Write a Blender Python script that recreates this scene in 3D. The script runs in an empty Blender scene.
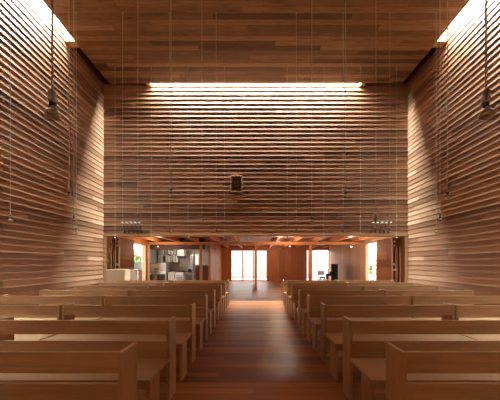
import bpy, bmesh, math, random
from mathutils import Vector, Matrix
random.seed(7)
S = bpy.context.scene
COL = S.collection

# ------------------------------------------------------------------ materials
def nt(name):
    m = bpy.data.materials.new(name); m.use_nodes = True
    t = m.node_tree; t.nodes.clear()
    out = t.nodes.new('ShaderNodeOutputMaterial')
    return m, t, out

def N(t, kind, **kw):
    n = t.nodes.new(kind)
    for k, v in kw.items():
        setattr(n, k, v)
    return n

def math_(t, op, a, b=None, c=None):
    n = N(t, 'ShaderNodeMath', operation=op)
    for i, v in enumerate((a, b, c)):
        if v is None: continue
        if isinstance(v, (int, float)): n.inputs[i].default_value = v
        else: t.links.new(v, n.inputs[i])
    return n.outputs[0]

def ramp(t, fac, stops, interp='LINEAR'):
    r = N(t, 'ShaderNodeValToRGB')
    r.color_ramp.interpolation = interp
    el = r.color_ramp.elements
    while len(el) > 1: el.remove(el[-1])
    el[0].position = stops[0][0]; el[0].color = (*stops[0][1], 1)
    for p, c in stops[1:]:
        e = el.new(p); e.color = (*c, 1)
    t.links.new(fac, r.inputs[0])
    return r.outputs[0]

def mixc(t, mode, fac, a, b):
    n = N(t, 'ShaderNodeMix', data_type='RGBA', blend_type=mode)
    if isinstance(fac, (int, float)): n.inputs[0].default_value = fac
    else: t.links.new(fac, n.inputs[0])
    for i, v in ((6, a), (7, b)):
        if isinstance(v, tuple): n.inputs[i].default_value = (*v, 1)
        else: t.links.new(v, n.inputs[i])
    return n.outputs[2]

def board_mat(name, u, v, pitch, v0, length, stops, rough=0.5, grain=0.35, spec=0.3, seam=0.0,
              rand_obj=False, gscale=1.0, bump=0.0, gv=26.0):
    """Wood boards laid along axis u, stacked along axis v (object coordinates)."""
    m, t, out = nt(name)
    tc = N(t, 'ShaderNodeTexCoord')
    sep = N(t, 'ShaderNodeSeparateXYZ'); t.links.new(tc.outputs['Object'], sep.inputs[0])
    cu = sep.outputs['XYZ'.index(u)]; cv = sep.outputs['XYZ'.index(v)]
    cw = sep.outputs['XYZ'.index(({'X', 'Y', 'Z'} - {u, v}).pop())]
    rowf = math_(t, 'DIVIDE', math_(t, 'SUBTRACT', cv, v0), pitch)
    row = math_(t, 'FLOOR', rowf)
    wn1 = N(t, 'ShaderNodeTexWhiteNoise', noise_dimensions='1D'); t.links.new(row, wn1.inputs['W'])
    off = math_(t, 'MULTIPLY', wn1.outputs['Value'], 9.0)
    pf = math_(t, 'ADD', math_(t, 'DIVIDE', cu, length), off)
    piece = math_(t, 'FLOOR', pf)
    comb = N(t, 'ShaderNodeCombineXYZ')
    t.links.new(row, comb.inputs[0]); t.links.new(piece, comb.inputs[1])
    if rand_obj:
        oi = N(t, 'ShaderNodeObjectInfo'); t.links.new(math_(t, 'MULTIPLY', oi.outputs['Random'], 50), comb.inputs[2])
    wn2 = N(t, 'ShaderNodeTexWhiteNoise', noise_dimensions='3D'); t.links.new(comb.outputs[0], wn2.inputs['Vector'])
    base = ramp(t, wn2.outputs['Value'], stops)
    # grain, stretched along u and different on every board
    g = N(t, 'ShaderNodeCombineXYZ')
    t.links.new(math_(t, 'MULTIPLY', cu, 1.3 * gscale), g.inputs[0])
    t.links.new(math_(t, 'MULTIPLY', cv, gv * gscale), g.inputs[1])
    t.links.new(math_(t, 'ADD', math_(t, 'MULTIPLY', wn2.outputs['Value'], 37.0), math_(t, 'MULTIPLY', cw, 12.0 * gscale)), g.inputs[2])
    nz = N(t, 'ShaderNodeTexNoise'); t.links.new(g.outputs[0], nz.inputs['Vector'])
    nz.inputs['Scale'].default_value = 1.6; nz.inputs['Detail'].default_value = 5; nz.inputs['Roughness'].default_value = 0.62
    nz.inputs['Distortion'].default_value = 0.5
    gr = ramp(t, nz.outputs['Fac'], [(0.25, (1 - grain,) * 3), (0.5, (1, 1, 1)), (0.8, (1 + grain * .6,) * 3)])
    colr = mixc(t, 'MULTIPLY', 1.0, base, gr)
    if seam > 0:
        fr = math_(t, 'FRACT', rowf)
        d = math_(t, 'MINIMUM', fr, math_(t, 'SUBTRACT', 1.0, fr))
        s = math_(t, 'LESS_THAN', d, seam)
        colr = mixc(t, 'MULTIPLY', math_(t, 'MULTIPLY', s, 0.6), colr, (0.3, 0.22, 0.17))
    b = N(t, 'ShaderNodeBsdfPrincipled')
    t.links.new(colr, b.inputs['Base Color'])
    t.links.new(math_(t, 'ADD', math_(t, 'MULTIPLY', nz.outputs['Fac'], 0.16), rough - 0.08), b.inputs['Roughness'])
    b.inputs['Specular IOR Level'].default_value = spec
    if bump:
        bp = N(t, 'ShaderNodeBump'); bp.inputs['Strength'].default_value = bump; bp.inputs['Distance'].default_value = 0.004
        t.links.new(nz.outputs['Fac'], bp.inputs['Height']); t.links.new(bp.outputs[0], b.inputs['Normal'])
    t.links.new(b.outputs[0], out.inputs[0])
    return m

def plain(name, c, rough=0.5, metal=0.0, spec=0.4, var=0.08, scale=6.0):
    m, t, out = nt(name)
    tc = N(t, 'ShaderNodeTexCoord')
    nz = N(t, 'ShaderNodeTexNoise'); t.links.new(tc.outputs['Object'], nz.inputs['Vector'])
    nz.inputs['Scale'].default_value = scale; nz.inputs['Detail'].default_value = 4
    col = ramp(t, nz.outputs['Fac'], [(0.3, tuple(x * (1 - var) for x in c)), (0.7, tuple(min(1, x * (1 + var)) for x in c))])
    b = N(t, 'ShaderNodeBsdfPrincipled'); t.links.new(col, b.inputs['Base Color'])
    b.inputs['Roughness'].default_value = rough; b.inputs['Metallic'].default_value = metal
    b.inputs['Specular IOR Level'].default_value = spec
    t.links.new(b.outputs[0], out.inputs[0])
    return m

def glass_mat(name, tint=(0.96, 0.98, 0.97)):
    m, t, out = nt(name)
    tr = N(t, 'ShaderNodeBsdfTransparent'); tr.inputs[0].default_value = (*tint, 1)
    gl = N(t, 'ShaderNodeBsdfGlossy'); gl.inputs['Roughness'].default_value = 0.03
    lw = N(t, 'ShaderNodeLayerWeight'); lw.inputs[0].default_value = 0.5
    fr = math_(t, 'MULTIPLY_ADD', math_(t, 'POWER', lw.outputs['Facing'], 5.0), 0.95, 0.04)
    mx = N(t, 'ShaderNodeMixShader')
    t.links.new(fr, mx.inputs[0]); t.links.new(tr.outputs[0], mx.inputs[1]); t.links.new(gl.outputs[0], mx.inputs[2])
    t.links.new(mx.outputs[0], out.inputs[0])
    return m

PITCH = 0.158
Z0 = 2.40
SLAT = [(0.0, (0.15, 0.072, 0.038)), (0.15, (0.235, 0.118, 0.062)), (0.5, (0.325, 0.175, 0.098)),
        (0.8, (0.39, 0.22, 0.128)), (1.0, (0.46, 0.28, 0.175))]
CEILW = [(0.0, (0.115, 0.058, 0.032)), (0.25, (0.19, 0.103, 0.058)), (0.6, (0.26, 0.150, 0.085)), (1.0, (0.35, 0.215, 0.13))]
FLOORW = [(0.0, (0.12, 0.035, 0.008)), (0.3, (0.20, 0.062, 0.014)), (0.7, (0.28, 0.094, 0.023)), (1.0, (0.40, 0.150, 0.043))]
BENCHW = [(0.0, (0.41, 0.242, 0.129)), (1.0, (0.50, 0.305, 0.170))]
ORANGE = [(0.0, (0.42, 0.155, 0.056)), (1.0, (0.53, 0.215, 0.085))]
TRIMW = [(0.0, (0.44, 0.265, 0.145)), (1.0, (0.52, 0.33, 0.19))]
PALE = [(0.0, (0.52, 0.385, 0.25)), (1.0, (0.58, 0.44, 0.30))]
M = dict(
    slat_x=board_mat('cladding_boards_across', 'X', 'Z', PITCH, Z0, 3.1, SLAT, 0.45, 0.14, spec=0.5, gv=7.0),
    slat_y=board_mat('cladding_boards_along', 'Y', 'Z', PITCH, Z0 - 20 * PITCH, 2.9, SLAT, 0.45, 0.18, spec=0.5, gv=10.0),
    ceil=board_mat('ceiling_boards', 'X', 'Y', 0.152, 0.0, 3.6, CEILW, 0.55, 0.55, seam=0.03, gv=14.0),
    floor=board_mat('floor_boards', 'X', 'Y', 0.125, 0.0, 2.2, FLOORW, 0.42, 0.25, spec=0.22, seam=0.035),
    bench=board_mat('pew_wood_across', 'X', 'Z', 5.0, -2.5, 6.0, BENCHW, 0.42, 0.26, spec=0.4, rand_obj=True, gv=16.0),
    bench_up=board_mat('pew_wood_upright', 'Z', 'Y', 5.0, -2.5, 6.0, BENCHW, 0.42, 0.26, spec=0.4, rand_obj=True, gv=16.0),
    bench_seat=board_mat('pew_wood_seat', 'X', 'Y', 5.0, -2.5, 6.0, BENCHW, 0.38, 0.16, spec=0.45, rand_obj=True),
    orange_up_x=board_mat('red_wood_panel_facing', 'Z', 'X', 0.45, 0.0, 9.0, ORANGE, 0.45, 0.22, seam=0.006),
    orange_up_y=board_mat('red_wood_panel_side', 'Z', 'Y', 0.45, 0.0, 9.0, ORANGE, 0.40, 0.22, seam=0.006),
    orange_x=board_mat('red_timber_across', 'X', 'Z', 3.0, -1.0, 9.0, ORANGE, 0.5, 0.22),
    orange_y=board_mat('red_timber_along', 'Y', 'X', 0.6, 0.0, 30.0, ORANGE, 0.5, 0.22),
    orange_ceil=board_mat('foyer_ceiling_boards', 'Y', 'X', 0.14, 0.0, 3.0, ORANGE, 0.5, 0.25, seam=0.03),
    leaf=board_mat('folding_leaf_wood', 'Y', 'Z', 0.30, 0.0, 5.0, [(0, (0.26, 0.10, 0.042)), (1, (0.46, 0.20, 0.085))], 0.62, 0.25, spec=0.15),
    trim_x=board_mat('trim_wood_across', 'X', 'Z', 3.0, -1.0, 9.0, TRIMW, 0.5, 0.2),
    trim_z=board_mat('trim_wood_upright', 'Z', 'X', 3.0, -10.0, 9.0, TRIMW, 0.5, 0.2),
    trim_y=board_mat('trim_wood_along', 'Y', 'X', 9.0, -20.0, 9.0, TRIMW, 0.5, 0.2),
    pale=board_mat('pale_cabinet_wood', 'Z', 'X', 0.3, 0.0, 9.0, PALE, 0.45, 0.15),
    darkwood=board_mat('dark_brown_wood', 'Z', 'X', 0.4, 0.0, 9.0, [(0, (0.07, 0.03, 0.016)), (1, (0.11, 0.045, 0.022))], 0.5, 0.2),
    steel=plain('brushed_steel', (0.55, 0.55, 0.54), 0.38, 0.9),
    nickel=plain('satin_nickel_socket', (0.36, 0.32, 0.28), 0.42, 0.35),
    bulb=plain('pearl_bulb_glass', (0.42, 0.39, 0.36), 0.25, 0.1, 0.6),
    cord=plain('grey_cord', (0.58, 0.54, 0.49), 0.6),
    black=plain('black_lacquer', (0.008, 0.008, 0.009), 0.22),
    rubber=plain('black_rubber', (0.012, 0.011, 0.010), 0.7),
    white=plain('white_enamel', (0.75, 0.75, 0.73), 0.4),
    ivory=plain('ivory_plastic', (0.66, 0.63, 0.56), 0.5),
    grey=plain('grey_plastic', (0.34, 0.34, 0.34), 0.5),
    whitewall=plain('pale_render', (0.27, 0.27, 0.265), 0.8),
    pave=plain('pale_concrete', (0.25, 0.245, 0.235), 0.9),
    leafm=plain('green_leaf', (0.16, 0.28, 0.07), 0.6, var=0.3),
    bark=plain('shrub_bark', (0.12, 0.08, 0.05), 0.9),
    rooft=plain('red_clay_roof', (0.34, 0.10, 0.06), 0.8),
    glass=glass_mat('window_glass'),
)

# ------------------------------------------------------------------ mesh helpers
class MB:
    def __init__(s): s.bm = bmesh.new()
    def box(s, x0, x1, y0, y1, z0, z1):
        vs = [s.bm.verts.new((x, y, z)) for x in (x0, x1) for y in (y0, y1) for z in (z0, z1)]
        for f in ((0, 1, 3, 2), (4, 6, 7, 5), (0, 4, 5, 1), (2, 3, 7, 6), (0, 2, 6, 4), (1, 5, 7, 3)):
            s.bm.faces.new([vs[i] for i in f])
        return s
    def prism(s, prof, axis, a, b):
        """closed profile of 2D points extruded along axis ('X': (y,z), 'Y': (x,z), 'Z': (x,y))"""
        def P(p, t):
            return {'X': (t, p[0], p[1]), 'Y': (p[0], t, p[1]), 'Z': (p[0], p[1], t)}[axis]
        A = [s.bm.verts.new(P(p, a)) for p in prof]; B = [s.bm.verts.new(P(p, b)) for p in prof]
        n = len(prof)
        for i in range(n):
            j = (i + 1) % n
            s.bm.faces.new((A[i], A[j], B[j], B[i]))
        s.bm.faces.new(list(reversed(A))); s.bm.faces.new(B)
        return s
    def lathe(s, prof, n=16, loc=(0, 0, 0), mat=None):
        """profile (r, z) closed at both ends about Z"""
        rings = []
        mt = Matrix.Translation(loc) @ (mat or Matrix.Identity(4))
        for r, z in prof:
            if r < 1e-6: rings.append([s.bm.verts.new(mt @ Vector((0, 0, z)))])
            else: rings.append([s.bm.verts.new(mt @ Vector((r * math.cos(2 * math.pi * k / n), r * math.sin(2 * math.pi * k / n), z))) for k in range(n)])
        for a, b in zip(rings, rings[1:]):
            for k in range(n):
                l = (k + 1) % n
                if len(a) == 1 and len(b) == 1: continue
                if len(a) == 1: s.bm.faces.new((a[0], b[l], b[k]))
                elif len(b) == 1: s.bm.faces.new((a[k], a[l], b[0]))
                else: s.bm.faces.new((a[k], a[l], b[l], b[k]))
        if len(rings[0]) > 1: s.bm.faces.new(list(reversed(rings[0])))
        if len(rings[-1]) > 1: s.bm.faces.new(rings[-1])
        return s
    def tube(s, p, q, r, n=8):
        p = Vector(p); q = Vector(q); d = q - p
        rot = d.to_track_quat('Z', 'Y').to_matrix().to_4x4()
        return s.lathe([(r, 0), (r, d.length)], n, p, rot)
    def build(s, name, mat, parent=None, loc=None, bevel=0.0, smooth=False):
        bmesh.ops.recalc_face_normals(s.bm, faces=s.bm.faces[:])
        if bevel:
            bmesh.ops.bevel(s.bm, geom=s.bm.edges[:], offset=bevel, segments=2, affect='EDGES', profile=0.7)
        me = bpy.data.meshes.new(name); s.bm.to_mesh(me); s.bm.free()
        me.materials.append(M[mat] if isinstance(mat, str) else mat)
        if smooth:
            for p in me.polygons: p.use_smooth = True
        o = bpy.data.objects.new(name, me); COL.objects.link(o)
        if parent: o.parent = parent
        if loc: o.location = loc
        return o

def tag(o, label, cat, group=None, kind=None):
    o['label'] = label; o['category'] = cat
    if group: o['group'] = group
    if kind: o['kind'] = kind
    return o
def thing(name, label, cat, loc, rz=0.0, group=None):
    o = bpy.data.objects.new(name, None); COL.objects.link(o)
    o.empty_display_size = 0.1; o.location = loc; o.rotation_euler.z = rz
    return tag(o, label, cat, group)
def struct(o, label=None, cat=None):
    o['kind'] = 'structure'
    if label: o['label'] = label
    if cat: o['category'] = cat
    return o
def copy_tree(o, parent=None):
    c = o.copy(); COL.objects.link(c)
    if parent: c.parent = parent
    for ch in list(o.children): copy_tree(ch, c)
    return c

# ------------------------------------------------------------------ dimensions (metres)
HW = 5.50          # half width of the hall
BY = 8.65          # back wall of the hall
FY = -4.6          # wall behind the camera
CZ = 7.75          # ceiling height
RZ = 8.14          # roof / skylight glass
RS, RB = 8.15, 8.40  # glass of the side and back skylights
CX = 5.20          # half width of the ceiling raft
CE = 8.44          # far edge of the ceiling raft
LZ = 2.34          # lintel height
SK0 = -1.6          # near end of the side skylights
SKY = 6.85         # far end of the side skylights
BSK = 3.76         # half width of the back skylight
FD = 17.9          # far wall of the foyer
FX = 5.55          # side walls of the foyer
FC = 2.65          # foyer ceiling

# ------------------------------------------------------------------ hall shell
struct(MB().box(-6.0, 6.0, FY - .2, FD + .1, -0.15, 0).build('floor', 'floor'), 'glossy reddish board floor of the hall and foyer', 'floor')

E = 0.027
def lap(z0, z1):
    """lap cladding profile: (projection, z) from bottom to top"""
    pts = []; z = z0
    while z < z1 - 1e-6:
        t = min(z + PITCH, z1)
        pts += [(E, z), (E, z + 0.012), (0.004, t)]
        z = t
    return pts
zb = Z0
pb = [(BY - p, z) for p, z in lap(zb, RB)] + [(BY + .2, RB), (BY + .2, zb)]
struct(MB().prism(pb, 'X', -HW - .2, HW + .2).build('wall_back', 'slat_x'), 'tall back wall of lapped timber boards above the opening', 'wall')
zs = Z0 - 20 * PITCH
zs0 = zs + 5 * PITCH if zs < -0.5 else zs
zst = zs
while zst < -1e-6: zst += PITCH
for sx, nm in ((-1, 'wall_left'), (1, 'wall_right')):
    prof = [(sx * (HW + .03 - p), z) for p, z in lap(zst, RS)] + [(sx * (HW + .25), RS), (sx * (HW + .25), 0), (sx * (HW + .03), 0)]
    struct(MB().prism(prof, 'Y', FY, BY).build(nm, 'slat_y'), 'tall side wall of lapped timber boards', 'wall')
struct(MB().box(-HW - .25, HW + .25, FY - .2, FY, 0, RZ).build('wall_front', 'trim_x'))
struct(MB().box(-CX, CX, FY, CE, CZ, RZ).build('ceiling', 'ceil'), 'dark board ceiling hung between the skylights', 'ceiling')
# closed roof over the dark ends of the slot, skylight ends
r = MB()
for sx in (-1, 1):
    a, b = sorted((sx * CX, sx * (HW + .25)))
    r.box(a, b, SKY + .2, BY + .2, RZ - .10, RZ)
    r.box(a, b, FY, SK0 - .2, RZ - .10, RZ)
    a, b = sorted((sx * BSK, sx * CX))
    r.box(a, b, CE, BY + .2, RZ - .10, RZ)
struct(r.build('ceiling_slot_cover', 'ceil'))
r = MB()
for sx in (-1, 1):
    a, b = sorted((sx * CX, sx * (HW + .02)))
    r.box(a, b, SKY, SKY + .2, CZ + .005, RS)
    r.box(a, b, SK0 - .2, SK0, CZ + .005, RS)
    a, b = sorted((sx * BSK, sx * (BSK + .15)))
    r.box(a, b, CE, BY, CZ + .005, RB)
    a, b = sorted((sx * (CX - .1), sx * CX))
    r.box(a, b, SK0, SKY, RZ, RS)
r.box(-BSK, BSK, CE - .1, CE, RZ, RB)
struct(r.build('trim_1', 'trim_x'))
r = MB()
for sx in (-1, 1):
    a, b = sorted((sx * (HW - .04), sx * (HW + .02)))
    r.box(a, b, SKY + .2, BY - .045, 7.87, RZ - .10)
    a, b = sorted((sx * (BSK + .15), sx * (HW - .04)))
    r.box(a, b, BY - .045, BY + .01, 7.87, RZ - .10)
struct(r.build('trim_6', 'darkwood'))  # dark boxes paint the shade of the unlit recess onto the wall top
k = 1
for nm, bx in (('left', (-HW - .03, -CX, SK0, SKY, RS)), ('right', (CX, HW + .03, SK0, SKY, RS)), ('back', (-BSK, BSK, CE, BY, RB))):
    w = struct(MB().box(bx[0], bx[1], bx[2], bx[3], bx[4] - .02, bx[4] - .008).build('window_%d' % k, 'glass'), 'skylight slot along the %s wall' % nm, 'skylight')
    k += 1

# opening frame
struct(MB().box(-HW + .0, HW, BY - .065, BY + .2, LZ, Z0).build('trim_2', 'trim_x'), 'timber lintel over the wide opening', 'lintel')
for sx, n in ((-1, 3), (1, 4)):
    a, b = sorted((sx * (HW - .11), sx * (HW + .1)))
    struct(MB().box(a, b, BY - .05, BY + .2, 0, LZ).build('trim_%d' % n, 'trim_z'), 'timber jamb at the side of the opening', 'jamb')

# ------------------------------------------------------------------ foyer shell
struct(MB().box(-6.0, 6.0, BY + .2, FD + .2, FC, FC + .12).build('ceiling_foyer', 'orange_ceil'), 'low timber ceiling of the foyer', 'ceiling')
m = MB().box(FX, FX + .2, BY + .2, 10.9, 0, FC).box(FX, FX + .2, 12.08, FD + .1, 0, FC).box(FX, FX + .2, 10.9, 12.08, 2.36, FC)
struct(m.build('wall_foyer_right', board_mat('pale_red_wall_panel', 'Z', 'Y', 0.30, 0.0, 9.0, [(0, (0.56, 0.33, 0.21)), (1, (0.64, 0.40, 0.27))], 0.55, 0.15, spec=0.2, seam=0.012)), 'pale timber panelled side wall by the piano', 'wall')
m = MB().box(-FX - .2, -FX, BY + .2, 10.83, 0, FC).box(-FX - .2, -FX, 12.12, 12.3, 0, FC).box(-FX - .2, -FX, 10.83, 12.12, 2.3, FC)
struct(m.build('wall_foyer_left', 'orange_up_y'))
m = MB().box(-2.62, -1.83, FD, FD + .15, 0, FC).box(.92, 3.83, FD, FD + .15, 0, FC).box(-1.83, .92, FD, FD + .15, 2.34, FC).box(3.83, FX, FD, FD + .15, 2.36, FC)
struct(m.build('wall_foyer_back', 'orange_up_x'), 'red timber panelled far wall of the foyer', 'wall')
# kitchen
KB = 14.2
m = MB().box(-5.83, -3.61, KB, KB + .15, 0, FC).box(-3.36, -2.62, KB, KB + .15, 0, FC).box(-3.61, -3.36, KB, KB + .15, 0, 1.24).box(-3.61, -3.36, KB, KB + .15, 1.92, FC)
m.box(-5.83, -5.75, 12.2, KB, 0, FC)
struct(m.build('wall_kitchen', plain('kitchen_steel_lining', (0.42, 0.38, 0.34), 0.45, 0.3)), 'grey lined walls of the kitchen', 'wall')
struct(MB().box(-2.62, -2.50, 13.3, FD, 0, FC).build('wall_kitchen_side', 'orange_up_y'), 'red timber wall between kitchen and foyer', 'wall')

def window(n, axis, a0, a1, c, z1, mull=(), label='', z0=0.0, fr=.05, mat='orange_y', rail=0.06):
    """glazed opening in a wall: frame, panes"""
    w = thing('window_%d' % n, label, 'window', (0, 0, 0)); w['kind'] = 'structure'
    def bx(m, p, q, y0, y1, u, v):
        return m.box(p, q, y0, y1, u, v) if axis == 'X' else m.box(y0, y1, p, q, u, v)
    f = MB()
    edges = [a0] + list(mull) + [a1]
    bx(f, a0, a0 + fr, c - .04, c + .06, z0, z1); bx(f, a1 - fr, a1, c - .04, c + .06, z0, z1)
    bx(f, a0 + fr, a1 - fr, c - .04, c + .06, z1 - .05, z1); bx(f, a0 + fr, a1 - fr, c - .04, c + .06, z0, z0 + rail)
    for x in mull: bx(f, x - fr * .6, x + fr * .6, c - .035, c + .055, z0 + rail, z1 - .05)
    f.build('window_frame', mat, w)
    for p, q in zip(edges, edges[1:]):
        bx(MB(), p + fr * .7, q - fr * .7, c + .008, c + .014, z0 + rail - .01, z1 - .04).build('pane', 'glass', w)
    return w
window(4, 'X', -1.83, .92, FD + .02, 2.34, (-.93, -.12), 'tall far glazed doors at the end of the aisle', mat='orange_x')
window(5, 'X', 3.83, FX, FD + .02, 2.36, (4.05, 4.75), 'bright corner window behind the black piano', mat='orange_x', fr=.05)
window(6, 'Y', 10.9, 12.08, FX + .05, 2.36, (), 'narrow glazed side door right of the foyer', mat='trim_y', fr=.07)
window(7, 'Y', 10.83, 12.12, -FX - .07, 2.30, (), 'narrow glazed side door left of the foyer', mat='trim_y', fr=.07)
window(8, 'X', -3.61, -3.36, KB + .03, 1.92, (), 'small bright window in the kitchen', z0=1.24, mat='white', fr=.02, rail=.03)

# posts, beam and joists of the foyer
for x, lb in ((-2.8, 'red timber post at the right end of the kitchen opening'), (0.02, 'red timber post standing in line with the aisle'), (2.85, 'red timber post in front of the bright corner window')):
    tag(MB().box(-.06, .06, -.06, .06, 0, 2.31).build('timber_post', 'orange_up_y', loc=(x, 12.25, 0), bevel=.004), lb, 'post')
tag(MB().box(-.05, .05, -.06, .06, 0, 2.31).build('timber_post', 'trim_z', loc=(-FX + .06, 12.25, 0), bevel=.004), 'light timber post at the left edge of the kitchen opening', 'post')
tag(MB().box(-FX, FX, -.06, .06, 2.31, 2.45).build('cross_beam', 'orange_x', loc=(0, 12.25, 0)), 'long timber cross beam resting on the foyer posts', 'beam')
jn = ['leftmost', 'second from left', 'third from left', 'fourth from left', 'fifth from left', 'middle', 'fifth from right', 'fourth from right', 'third from right', 'second from right', 'rightmost']
jm = MB().box(-.05, .05, BY + .25, FD - .02, 2.45, FC)
j0 = jm.build('ceiling_joist', 'orange_y')
for i in range(11):
    x = .02 + (i - 5) * 1.0
    o = j0 if i == 0 else j0.copy()
    if i: COL.objects.link(o)
    o.location.x = x
    tag(o, 'red timber joist under the foyer ceiling, %s of its row' % jn[i], 'joist', 'joists under the foyer ceiling')

# kitchen fascia
struct(MB().box(-5.74, -2.64, 12.42, 12.48, 2.08, FC).build('trim_5', 'darkwood'))

# ------------------------------------------------------------------ folding partition leaves
for sx, side in ((-1, 'left'), (1, 'right')):
    t = thing('folding_partition', 'stack of folded timber door leaves at the %s side of the opening' % side, 'folding door', (sx * 5.05, 8.8, 0))
    lf_ = MB().box(-.02, .02, 0, 1.04, .01, 2.31).build('leaf', 'leaf', t, bevel=.003)
    MB().box(-.024, .024, -.012, .03, .012, 2.308).build('edge_strip', 'trim_z', lf_)
    MB().box(-.024, .024, .99, 1.052, .012, 2.308).build('edge_strip', 'darkwood', lf_)
    for k, (dx, y0) in enumerate(((.15, .02), (.235, .06), (.31, .03))):
        MB().box(sx * dx - .018, sx * dx + .018, y0, y0 + .98, .01, 2.31).build('leaf', 'trim_z' if k != 1 else 'leaf', t, bevel=.003)
    for z in (1.12, 1.32, 2.02, 2.16):
        h = MB().tube((sx * .085, -.012, z - .045), (sx * .085, -.012, z + .045), .016)
        a, b = sorted((sx * .03, sx * .13)); h.box(a, b, -.008, .006, z - .035, z + .035)
        h.build('hinge', 'grey', t)

# ------------------------------------------------------------------ pews
BT = .805
def make_bench(L, label):
    """origin at base of aisle-side plank's near edge centre; bench faces -Y (towards the camera), runs along +X from 0 to L"""
    t = thing('pew_bench', label, 'pew', (0, 0, 0), 0, 'pale timber pews')
    TH = .03
    for x in (0, L - TH):
        MB().box(x, x + TH, 0, .19, 0, BT).build('end_panel', 'bench_up', t, bevel=.002)
    for x in (0, L - TH):
        MB().box(x, x + TH, -.44, -.25, 0, .405).build('leg', 'bench_up', t, bevel=.002)
    MB().box(0, L, -.445, -.002, .405, .43).build('seat', 'bench_seat', t, bevel=.002)
    MB().box(TH + .001, L - TH - .001, .008, .032, .665, BT - .004).build('backrest', 'bench', t, bevel=.002)
    MB().box(TH + .001, L - TH - .001, .008, .032, .40, .597).build('lower_back_board', 'bench', t, bevel=.002)
    MB().box(TH + .001, L - TH - .001, -.40, -.38, .33, .404).build('seat_rail', 'bench', t, bevel=.002)
    return t
A0, A1, B0, B1 = .903, 2.67, 2.697, 4.54
ordn = ['', 'furthest row by the doorway', 'second row from the doorway', 'third row from the doorway', 'fourth row from the doorway',
        'fourth row from the camera', 'third row from the camera', 'second row from the camera', 'nearest row']
inner = outer = None
for row in range(8, 0, -1):
    y = (0, 7.97, 7.08, 6.15, 5.16, 4.32, 3.42, 2.56, 1.72)[row] - .19
    for side in ('left', 'right'):
        for kind in ('inner', 'outer'):
            if kind == 'outer' and row > 7: continue
            if kind == 'inner': lb = 'pale timber pew beside the aisle on the %s, in the %s' % (side, ordn[row])
            else: lb = 'pale timber pew at the %s wall side, in the %s' % (side, ordn[row])
            src = inner if kind == 'inner' else outer
            if src is None:
                src = make_bench((A1 - A0) if kind == 'inner' else (B1 - B0), lb)
                if kind == 'inner': inner = src
                else: outer = src
                t = src
            else:
                t = copy_tree(src)
            t['label'] = lb
            if side == 'right': x = A0 if kind == 'inner' else B0
            else: x = -A1 + .012 if kind == 'inner' else -B1
            t.location = (x, y, 0)

# ------------------------------------------------------------------ pendants
def make_pendant(L):
    t = thing('pendant_lamp', '', 'pendant lamp', (0, 0, 0), 0, 'small pendant lamps on long cords')
    MB().tube((0, 0, .135), (0, 0, L - .0), .0047, 6).build('cord', 'cord', t)
    MB().lathe([(.003, .140), (.010, .136), (.0155, .131), (.0175, .125), (.0175, .075), (.015, .074)], 14).build('socket', 'nickel', t, smooth=False)
    MB().lathe([(.013, .074), (.013, .058), (.009, .056)], 12).build('bulb_cap', 'rubber', [c for c in t.children if c.name.startswith('socket')][0])
    tilt = Matrix.Rotation(math.radians(9), 4, 'Y')
    MB().lathe([(.009, .060), (.011, .055), (.013, .046), (.020, .038), (.0285, .028), (.031, .018), (.0300, .011), (.022, .003), (.011, -.001), (0, -.002)], 18, (0, 0, 0), tilt).build('bulb', 'bulb', t, smooth=True)
    MB().lathe([(0, L - .0), (.02, L - .0), (.02, L - .012), (.006, L - .018), (.0, L - .018)], 12).build('ceiling_rose', 'nickel', t)
    return t
protos = {}
def pendant(x, y, z, top, label):
    L = round(top - z, 3)
    if L not in protos:
        t = protos[L] = make_pendant(L)
    else: t = copy_tree(protos[L])
    t['label'] = label; t.location = (x, y, z); t.rotation_euler.z = 0 if x < 0 else 0
    return t
XS = (1.02, 2.21, 3.40, 4.58)
rows = [(1.124, 2.06, (1.02,), 'hanging big and close to the camera', None),
        (2.78, 2.13, (1.02, 2.21), 'second row from the camera', None),
        (4.42, 2.15, (1.02, 2.21, 3.40, 4.58), 'middle row of the hall', None),
        (6.06, 2.15, XS, 'second row from the doorway', None),
        (7.74, 2.17, XS, 'row nearest the doorway', None)]
pl = {1.02: 'beside the aisle', 2.21: 'second out from the aisle', 3.40: 'third out from the aisle', 4.58: 'nearest the wall'}
for y, z, xs, rl, _ in rows:
    for sx, side in ((-1, 'left'), (1, 'right')):
        for x in xs:
            if y == 4.42 and x == 4.58 and sx > 0: continue
            lb = 'pendant lamp %s on the %s, %s' % (pl[x], side, rl)
            if y == 1.124: lb, x = 'LB' + side, (1.0 if sx < 0 else 1.048)
            if y == 1.124: lb = 'pendant lamp on thick grey cord hanging close to the camera on the ' + side
            pendant(sx * x, y, z, CZ, lb)
for x, y, z, lb in ((-4.58, 11.2, 2.14, 'short pendant lamp in front of the kitchen shelves'),
                    (1.12, 10.9, 2.02, 'short pendant lamp in the foyer just right of the middle post'),
                    (1.62, 11.2, 2.14, 'short pendant lamp in the foyer before the red wall panel'),
                    (4.40, 10.9, 2.10, 'short pendant lamp in the foyer before the pale side wall'),
                    (1.28, 15.4, 2.10, 'short pendant lamp deepest in the foyer near the far glazed doors')):
    pendant(x, y, z, FC, lb)

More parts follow.
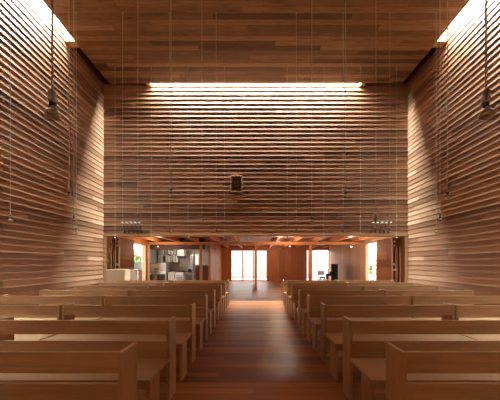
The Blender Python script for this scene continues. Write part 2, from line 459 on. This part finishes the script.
# ------------------------------------------------------------------ wall spotlights
def make_spot():
    t = thing('wall_spotlight', '', 'spotlight', (0, 0, 0), 0, 'wall spotlights over the opening')
    MB().box(-.022, .022, -.02, 0, -.16, -.06).build('wall_plate', 'rubber', t, bevel=.003)
    MB().tube((0, -.02, -.11), (0, -.13, .16), .009).build('arm', 'rubber', t)
    rot = Matrix.Rotation(math.radians(70), 4, 'X')
    MB().lathe([(0, -.05), (.018, -.045), (.026, .0), (.030, .04), (.025, .042), (.021, .03), (0, .028)], 14, (0, -.15, .20), rot).build('head', 'ivory', t, smooth=True)
    return t
first = make_spot(); used = False
for sx, side in ((-1, 'left'), (1, 'right')):
    for i in range(5):
        x = (-4.74 + i * .152) if sx < 0 else (4.17 + i * .158)
        lab = ('outermost', 'second from the wall', 'middle', 'fourth from the wall', 'innermost')
        ll = lab[i] if sx < 0 else lab[4 - i]
        t = copy_tree(first) if used else first
        used = True
        t['label'] = 'small white spotlight, %s of five above the opening on the %s' % (ll, side)
        t.location = (x, BY - .03, 2.60)

# ------------------------------------------------------------------ louvred box on the back wall
bx0, bz0 = -.70, 3.93
t = thing('louvre_box', 'small dark timber framed box with upright slats high on the back wall', 'wall box', (bx0, BY - .0, bz0))
MB().box(-.215, .215, -.07, -.0, 0, .03).box(-.215, .215, -.07, 0, .565, .60).box(-.215, -.185, -.07, 0, .03, .565).box(.185, .215, -.07, 0, .03, .565).build('frame', 'trim_x', t, bevel=.003)
MB().box(-.185, .185, -.02, -.001, .03, .565).build('back_panel', 'rubber', t)
for x in (-.11, .0, .11):
    MB().box(x - .038, x + .038, -.05, -.022, .03, .565).build('slat', 'darkwood', t)

# ------------------------------------------------------------------ cabinets left of the opening
t = thing('low_cabinet', 'pale timber cabinet standing in the left corner before the folded leaves', 'cabinet', (-4.81, 8.35, 0))
MB().box(-.32, .32, -.18, .18, .0, 1.115).build('carcass', 'pale', t, bevel=.003)
MB().box(-.33, .33, -.19, .19, 1.115, 1.145).build('top', 'pale', t, bevel=.003)
MB().box(-.315, -.003, -.198, -.181, .04, 1.10).build('door', 'pale', t, bevel=.002)
MB().box(.003, .315, -.198, -.181, .04, 1.10).build('door', 'pale', t, bevel=.002)
t = thing('low_cabinet', 'narrow whiter timber cabinet standing right of the corner cabinet', 'cabinet', (-4.365, 8.72, 0))
MB().box(-.12, .12, -.18, .18, 0, 1.11).build('carcass', 'ivory', t, bevel=.003)
MB().box(-.125, .125, -.185, .185, 1.11, 1.13).build('top', 'ivory', t, bevel=.003)

# ------------------------------------------------------------------ foyer contents
tag(MB().box(-.05, .05, -.06, .06, 0, .30).build('paper_box', 'white', loc=(-.10, 12.22, 0), bevel=.004), 'small white box standing at the foot of the aisle post', 'box')
# upright piano, keyboard towards -X
t = thing('upright_piano', 'black upright piano standing before the bright corner window', 'piano', (4.30, 13.5, 0), -.34)
MB().box(.0, .36, 0, 1.48, .04, 1.27).build('case', 'black', t, bevel=.01)
MB().box(-.015, .375, -.01, 1.49, 1.27, 1.305).build('lid', 'black', t, bevel=.006)
kb_ = MB().box(-.30, .0, .03, 1.45, .62, .74).build('key_bed', 'black', t, bevel=.008)
MB().box(-.26, -.10, .12, 1.36, .742, .757).build('keys', 'ivory', kb_)
MB().box(-.08, .0, .06, 1.42, .745, .86).build('fall_board', 'black', kb_, bevel=.006)
for y in (.05, 1.36):
    MB().box(-.29, -.22, y, y + .07, 0, .62).build('leg', 'black', t, bevel=.006)
    MB().box(-.31, .0, y - .01, y + .08, 0, .05).build('foot', 'black', t, bevel=.006)
# piano stool and a chair next to it
t = thing('piano_stool', 'black padded stool in front of the piano keyboard', 'stool', (4.02, 14.25, 0), -.34)
MB().box(-.16, .16, -.25, .25, .46, .54).build('seat', 'rubber', t, bevel=.02)
for x in (-.13, .13):
    for y in (-.21, .21):
        MB().tube((x, y, 0), (x, y, .47), .018).build('leg', 'black', t)
t = thing('metal_chair', 'pale grey metal framed chair left of the piano', 'chair', (3.78, 13.3, 0), .3)
MB().box(-.2, .2, -.2, .2, .43, .46).build('seat', 'grey', t, bevel=.008)
MB().box(-.2, .2, .17, .19, .68, .92).build('backrest', 'grey', t, bevel=.008)
for x in (-.18, .18):
    MB().tube((x, -.18, 0), (x, -.18, .44), .012).build('leg', 'steel', t)
    MB().tube((x, .18, 0), (x, .18, .90), .012).build('leg', 'steel', t)
# door handle and lock of the pale side wall, built as switch-like plates
for z, y, lb, mt in ((1.21, 11.42, 'small dark red lockset plate on the pale side wall', 'leaf'), (1.10, 11.38, 'small grey lockset plate below the red one', 'grey')):
    t = thing('lockset_plate', lb, 'lockset', (FX, y, z))
    MB().box(-.012, 0, -.05, .05, -.05, .05).build('plate', mt, t, bevel=.002)
    MB().box(-.02, -.012, -.02, .02, -.025, .025).build('knob', mt, t, bevel=.002)

# ------------------------------------------------------------------ kitchen contents
def kt(name, lb, cat, loc, group=None): return thing(name, lb, cat, loc, 0, group)
KY = 13.15
t = kt('sink_counter', 'steel counter with white frame at the left of the kitchen', 'counter', (-5.26, KY, 0))
MB().box(-.44, .44, -.3, .3, .835, .875).build('worktop', 'steel', t, bevel=.004)
for x in (-.42, .42):
    for y in (-.27, .27): MB().box(x - .02, x + .02, y - .02, y + .02, 0, .835).build('leg', 'white', t)
MB().box(-.40, .40, -.285, -.26, .76, .83).build('apron', 'white', t)
t = kt('storage_crate', 'brown crate standing in front of the steel kitchen counter', 'crate', (-5.34, KY - .55, 0))
MB().box(-.2, .2, -.18, .18, 0, .03).box(-.2, .2, -.18, -.16, .03, .72).box(-.2, .2, .16, .18, .03, .72).box(-.2, -.18, -.16, .16, .03, .72).box(.18, .2, -.16, .16, .03, .72).build('shell', 'darkwood', t)
MB().box(-.21, .21, -.19, .19, .72, .75).build('rim', 'darkwood', t)
t = kt('steel_oven', 'steel oven with dark handle on the left kitchen counter', 'oven', (-5.26, KY, .876))
MB().box(-.43, .43, -.26, .26, .0, .49).build('body', 'steel', t, bevel=.01)
od_ = MB().box(-.38, .40, -.275, -.261, .04, .45).build('door', 'ivory', t, bevel=.005)
MB().tube((-.22, -.31, .16), (.02, -.31, .16), .02).tube((-.22, -.31, .16), (-.22, -.27, .16), .01).tube((.02, -.31, .16), (.02, -.27, .16), .01).build('handle', 'rubber', od_)
t = kt('ribbed_crate', 'white ribbed crate standing between the steel counter and the cooker', 'crate', (-4.57, KY, 0))
MB().box(-.17, .17, -.2, .2, .0, .84).build('shell', 'grey', t)
for i in range(3): MB().box(-.12 + .12 * i - .035, -.12 + .12 * i + .035, -.22, -.201, .05, .82).build('rib', 'white', t)
MB().box(-.18, .18, -.22, .21, .84, .87).build('rim', 'white', t)
t = kt('cooker', 'white cooker with a black hob under the range hood', 'cooker', (-4.12, KY + .02, 0))
MB().box(-.22, .22, -.28, .28, .0, .86).build('body', 'white', t, bevel=.008)
MB().box(-.17, .17, -.295, -.281, .14, .62).build('oven_door', 'grey', t, bevel=.004)
MB().tube((-.15, -.32, .68), (.15, -.32, .68), .012).tube((-.15, -.32, .68), (-.15, -.275, .68), .008).tube((.15, -.32, .68), (.15, -.275, .68), .008).build('handle', 'rubber', t)
hb_ = MB().box(-.22, .22, -.28, .28, .861, .90).build('hob', 'rubber', t, bevel=.006)
for x in (-.11, .11): MB().lathe([(0, .90), (.08, .90), (.08, .935), (.06, .935), (.0, .93)], 16, (x, 0, 0)).build('burner', 'black', hb_)
t = kt('kitchen_trolley', 'small trolley with a brown board top beside the dark cabinet', 'trolley', (-3.60, KY, 0))
MB().box(-.24, .24, -.2, .2, .80, .84).build('top', 'trim_x', t)
MB().box(-.23, .23, -.19, .19, .40, .42).build('shelf', 'steel', t)
for x in (-.22, .22):
    for y in (-.18, .18): MB().tube((x, y, 0), (x, y, .80), .015).build('leg', 'steel', t)
k_ = MB().lathe([(0, 0), (.09, 0), (.10, .05), (.09, .16), (.04, .2), (.0, .2)], 14).build('kettle', 'rubber', loc=(-3.62, KY, .84), smooth=True)
tag(k_, 'dark kettle standing on the kitchen trolley', 'kettle')
# wall shelves with containers
t = kt('wall_shelf', 'steel wall shelf carrying the lower line of containers', 'shelf', (-5.1, KB - .19, 1.40))
MB().box(-.62, .60, -.18, .185, 0, .022).build('board', 'steel', t)
for x in (-.55, .53): MB().prism([(.185, -.16), (.185, -.001), (-.12, -.001)], 'X', x - .01, x + .01).build('bracket', 'steel', t)
t2 = kt('wall_shelf', 'upper steel wall shelf carrying smaller containers', 'shelf', (-4.95, KB - .19, 1.865))
MB().box(-.72, .72, -.18, .185, 0, .022).build('board', 'steel', t2)
for x in (-.65, .65): MB().prism([(.185, -.16), (.185, -.001), (-.12, -.001)], 'X', x - .01, x + .01).build('bracket', 'steel', t2)
def container(w, d, h, mat, loc, lb, grp):
    t = kt('storage_container', lb, 'container', loc, grp)
    MB().box(-w / 2, w / 2, -d / 2, d / 2, 0, h).build('body', mat, t, bevel=.006)
    MB().box(-w / 2 - .003, w / 2 + .003, -d / 2 - .003, d / 2 + .003, h, h + .022).build('lid', 'white' if mat != 'white' else 'grey', t, bevel=.004)
    return t
kinds = ['grey', 'ivory', 'darkwood', 'ivory', 'white', 'grey', 'ivory', 'white']
on = ['leftmost', 'second', 'third', 'fourth', 'fourth from right', 'third from right', 'second from right', 'rightmost']
hs = [.34, .38, .36, .38, .35, .39, .38, .36]
cn = {'grey': 'grey', 'ivory': 'cream', 'white': 'white', 'darkwood': 'brown'}
for i in range(8):
    container(.115, .26, hs[i], kinds[i], (-5.62 + i * .148, KB - .19, 1.423), '%s storage container, %s on the lower kitchen shelf' % (cn[kinds[i]], on[i]), 'containers on the lower kitchen shelf')
k2 = ['grey', 'ivory', 'grey', 'ivory', 'white', 'grey', 'white', 'ivory']
for i in range(8):
    container(.13, .24, .17 + .03 * (i % 2), k2[i], (-5.58 + i * .18, KB - .19, 1.888), '%s small container, %s on the upper kitchen shelf' % (cn[k2[i]], on[i]), 'containers on the upper kitchen shelf')
t = kt('range_hood', 'pale range hood with a dark underside over the hob', 'range hood', (-4.18, KY + .40, 1.68))
MB().box(-.20, .20, -.25, .25, 0, .07).build('filter', 'rubber', t)
MB().prism([(-.20, .07), (.20, .07), (.17, .40), (-.17, .40)], 'Y', -.2, .22).build('canopy', 'ivory', t)
MB().box(-.1, .1, -.1, .1, .40, FC - 1.68).build('duct', 'steel', t)
t = kt('tall_cabinet', 'dark brown cabinet behind the post under the small bright window', 'cabinet', (-2.98, 13.55, 0))
MB().box(-.34, .34, -.25, .25, 0, 1.23).build('carcass', 'darkwood', t)
MB().box(-.335, -.003, -.268, -.251, .05, 1.21).build('door', 'darkwood', t)
MB().box(.003, .335, -.268, -.251, .05, 1.21).build('door', 'darkwood', t)
t = kt('steel_rack', 'tall thin steel rack left of the small bright kitchen window', 'rack', (-3.68, 13.95, 0))
for x in (-.06, .06):
    for y in (-.15, .15): MB().box(x - .015, x + .015, y - .015, y + .015, 0, 1.9).build('upright', 'steel', t)
for z in (.5, 1.0, 1.4, 1.85): MB().box(-.07, .07, -.16, .16, z, z + .02).build('shelf', 'steel', t)
t = kt('added_strip_light', 'added strip light, unseen on the kitchen ceiling behind the fascia', 'added light', (-4.2, 13.1, FC))  # invented lamp out of view, put in to brighten the kitchen
MB().box(-.6, .6, -.06, .06, -.07, 0).build('housing', 'white', t)

# ------------------------------------------------------------------ outdoors
struct(MB().box(-40, 40, FD + .3, 60, -.3, -.12).box(6.0, 40, -10, FD + .3, -.3, -.12).box(-40, -6.0, -10, FD + .3, -.3, -.12).build('ground', 'pave'))
tag(MB().box(-6, 6, 0, .2, -.12, 2.75).build('garden_wall', 'whitewall', loc=(0, 23.0, 0)), 'white rendered garden wall beyond the far glazed doors', 'wall')
t = thing('garden_railing', 'thin pale railing outside the far glazed doors', 'railing', (-.9, 20.2, -.12))
for z in (.45, .75, 1.05, 1.3): MB().tube((-1.6, 0, z), (1.5, 0, z), .015).build('rail', 'steel', t)
for x in (-1.6, -.1, 1.5): MB().box(x - .025, x + .025, -.025, .025, 0, 1.35).build('upright', 'steel', t)
def shrub(loc, r, h, n, lb):
    t = thing('garden_shrub', lb, 'shrub', loc)
    MB().tube((0, 0, 0), (0, 0, h * .6), .03).build('stem', 'bark', t)
    bm = MB()
    for i in range(n):
        u = Vector((random.gauss(0, 1), random.gauss(0, 1), random.gauss(0, 1))).normalized() * random.random() ** .4
        c = Vector((u.x * r, u.y * r, h * .55 + u.z * h * .45))
        a = Vector((random.gauss(0, 1), random.gauss(0, 1), random.gauss(0, 1))).normalized()
        b = a.orthogonal().normalized()
        s = .07 + random.random() * .06
        v = [bm.bm.verts.new(c + p) for p in (a * s, b * s * .5, -a * s, -b * s * .5)]
        bm.bm.faces.new(v)
    bm.build('foliage', 'leafm', t)
shrub((7.4, 15.2, -.12), .5, 2.2, 260, 'leafy shrub outside the narrow glazed door on the right')
shrub((6.6, 19.5, -.12), .6, 2.0, 260, 'pale leafy shrub outside the corner window behind the piano')
shrub((-7.9, 15.6, -.12), .7, 2.0, 500, 'green shrub behind the white fence outside the left glazed door')
tag(MB().box(-.04, .04, -2.5, 2.5, 0, 1.52).build('garden_fence', 'whitewall', loc=(-6.9, 14.0, -.12)), 'white fence outside the narrow glazed door on the left', 'fence')
t = thing('garden_shed', 'red roofed shed beyond the left glazed door', 'shed', (-10.0, 19.0, -.12))
MB().box(-1.5, 1.5, -1.5, 1.5, 0, 1.9).build('wall', 'whitewall', t)
MB().prism([(-1.8, 1.9), (1.8, 1.9), (0, 2.6)], 'Y', -1.8, 1.8).build('roof', 'rooft', t)

# ------------------------------------------------------------------ light
W = bpy.data.worlds.new('overcast_sky'); S.world = W; W.use_nodes = True
bg = W.node_tree.nodes['Background']
bg.inputs[0].default_value = (1.0, 0.98, 0.95, 1); bg.inputs[1].default_value = 2.8

def area(name, loc, rot, sx, sy, power=None, portal=False, color=(.92, .98, .97), spread=180):
    l = bpy.data.lights.new(name, 'AREA'); l.shape = 'RECTANGLE'; l.size = sx; l.size_y = sy
    if portal: l.cycles.is_portal = True
    else: l.energy = power; l.color = color; l.spread = math.radians(spread)
    o = bpy.data.objects.new(name, l); COL.objects.link(o); o.location = loc; o.rotation_euler = rot
    return o
SKYP = 275.0   # W per m2 of skylight
NSEG = 12; SEG = (SKY - SK0) / NSEG
for sx in (-1, 1):      # daylight of the side skylights; lamps tilted so their beam spares the back wall
    for i in range(NSEG):
        area('skylight_daylight', (sx * (CX + HW) / 2, SK0 + (i + .5) * SEG, RS + .03 + SEG * .25), (-math.radians(24), 0, 0), HW - CX, SEG,
             SKYP * (HW - CX) * SEG, spread=125)
area('skylight_daylight', (0, (CE + BY) / 2, RB + .03), (0, 0, 0), 2 * BSK, BY - CE, SKYP * 2.5 * 2 * BSK * (BY - CE), spread=180)
R90 = math.pi / 2
area('window_portal', (-.45, FD + .12, 1.2), (-R90, 0, 0), 2.8, 2.4, portal=True)
area('window_portal', (4.7, FD + .12, 1.2), (-R90, 0, 0), 1.8, 2.4, portal=True)
area('window_portal', (FX + .2, 11.42, 1.2), (0, R90, 0), 2.4, 1.0, portal=True)
area('window_portal', (-FX - .22, 11.35, 1.2), (0, -R90, 0), 2.4, 1.0, portal=True)
area('window_portal', (-3.48, KB + .12, 1.58), (-R90, 0, 0), .28, .72, portal=True)
def foyer_fill_light(loc, power, color=(1, .78, .55), r=.035):  # fill added to brighten the foyer; its pendants are taken as unlit
    l = bpy.data.lights.new('foyer_fill_light', 'POINT'); l.energy = power; l.color = color; l.shadow_soft_size = r
    o = bpy.data.objects.new('foyer_fill_light', l); COL.objects.link(o); o.location = loc
FILL = 14.0
for x, y, z in ((-4.58, 11.2, 2.07), (1.12, 10.9, 1.95), (1.62, 11.2, 2.07), (4.40, 10.9, 2.03), (1.28, 15.4, 2.03)):
    foyer_fill_light((x, y, z), FILL)
area('added_strip_light', (-4.2, 13.1, FC - .075), (0, 0, 0), 1.1, .1, 7.0, color=(1, .93, .85))  # fill light of the added kitchen strip

# ------------------------------------------------------------------ camera
cam = bpy.data.cameras.new('camera'); co = bpy.data.objects.new('camera', cam); COL.objects.link(co)
cam.sensor_fit = 'HORIZONTAL'; cam.sensor_width = 36; cam.lens = 36 * 238 / 500
cam.shift_x = -4.5 / 500; cam.shift_y = 62.7 / 500
cam.clip_start = .05; cam.clip_end = 300
co.location = (-.045, 0, 1.38); co.rotation_euler = (math.pi / 2, 0, 0)
S.camera = co

S.view_settings.view_transform = 'Standard'; S.view_settings.look = 'None'
S.view_settings.gamma = 1.0; S.view_settings.use_curve_mapping = False
S.view_settings.exposure = 1.85
S.cycles.max_bounces = 14; S.cycles.diffuse_bounces = 10; S.cycles.glossy_bounces = 4
S.cycles.transparent_max_bounces = 12
S.cycles.use_denoising = True
S.cycles.use_adaptive_sampling = False
S.cycles.caustics_reflective = False; S.cycles.caustics_refractive = False
S.cycles.blur_glossy = 1.0
S.cycles.sample_clamp_indirect = 2.5
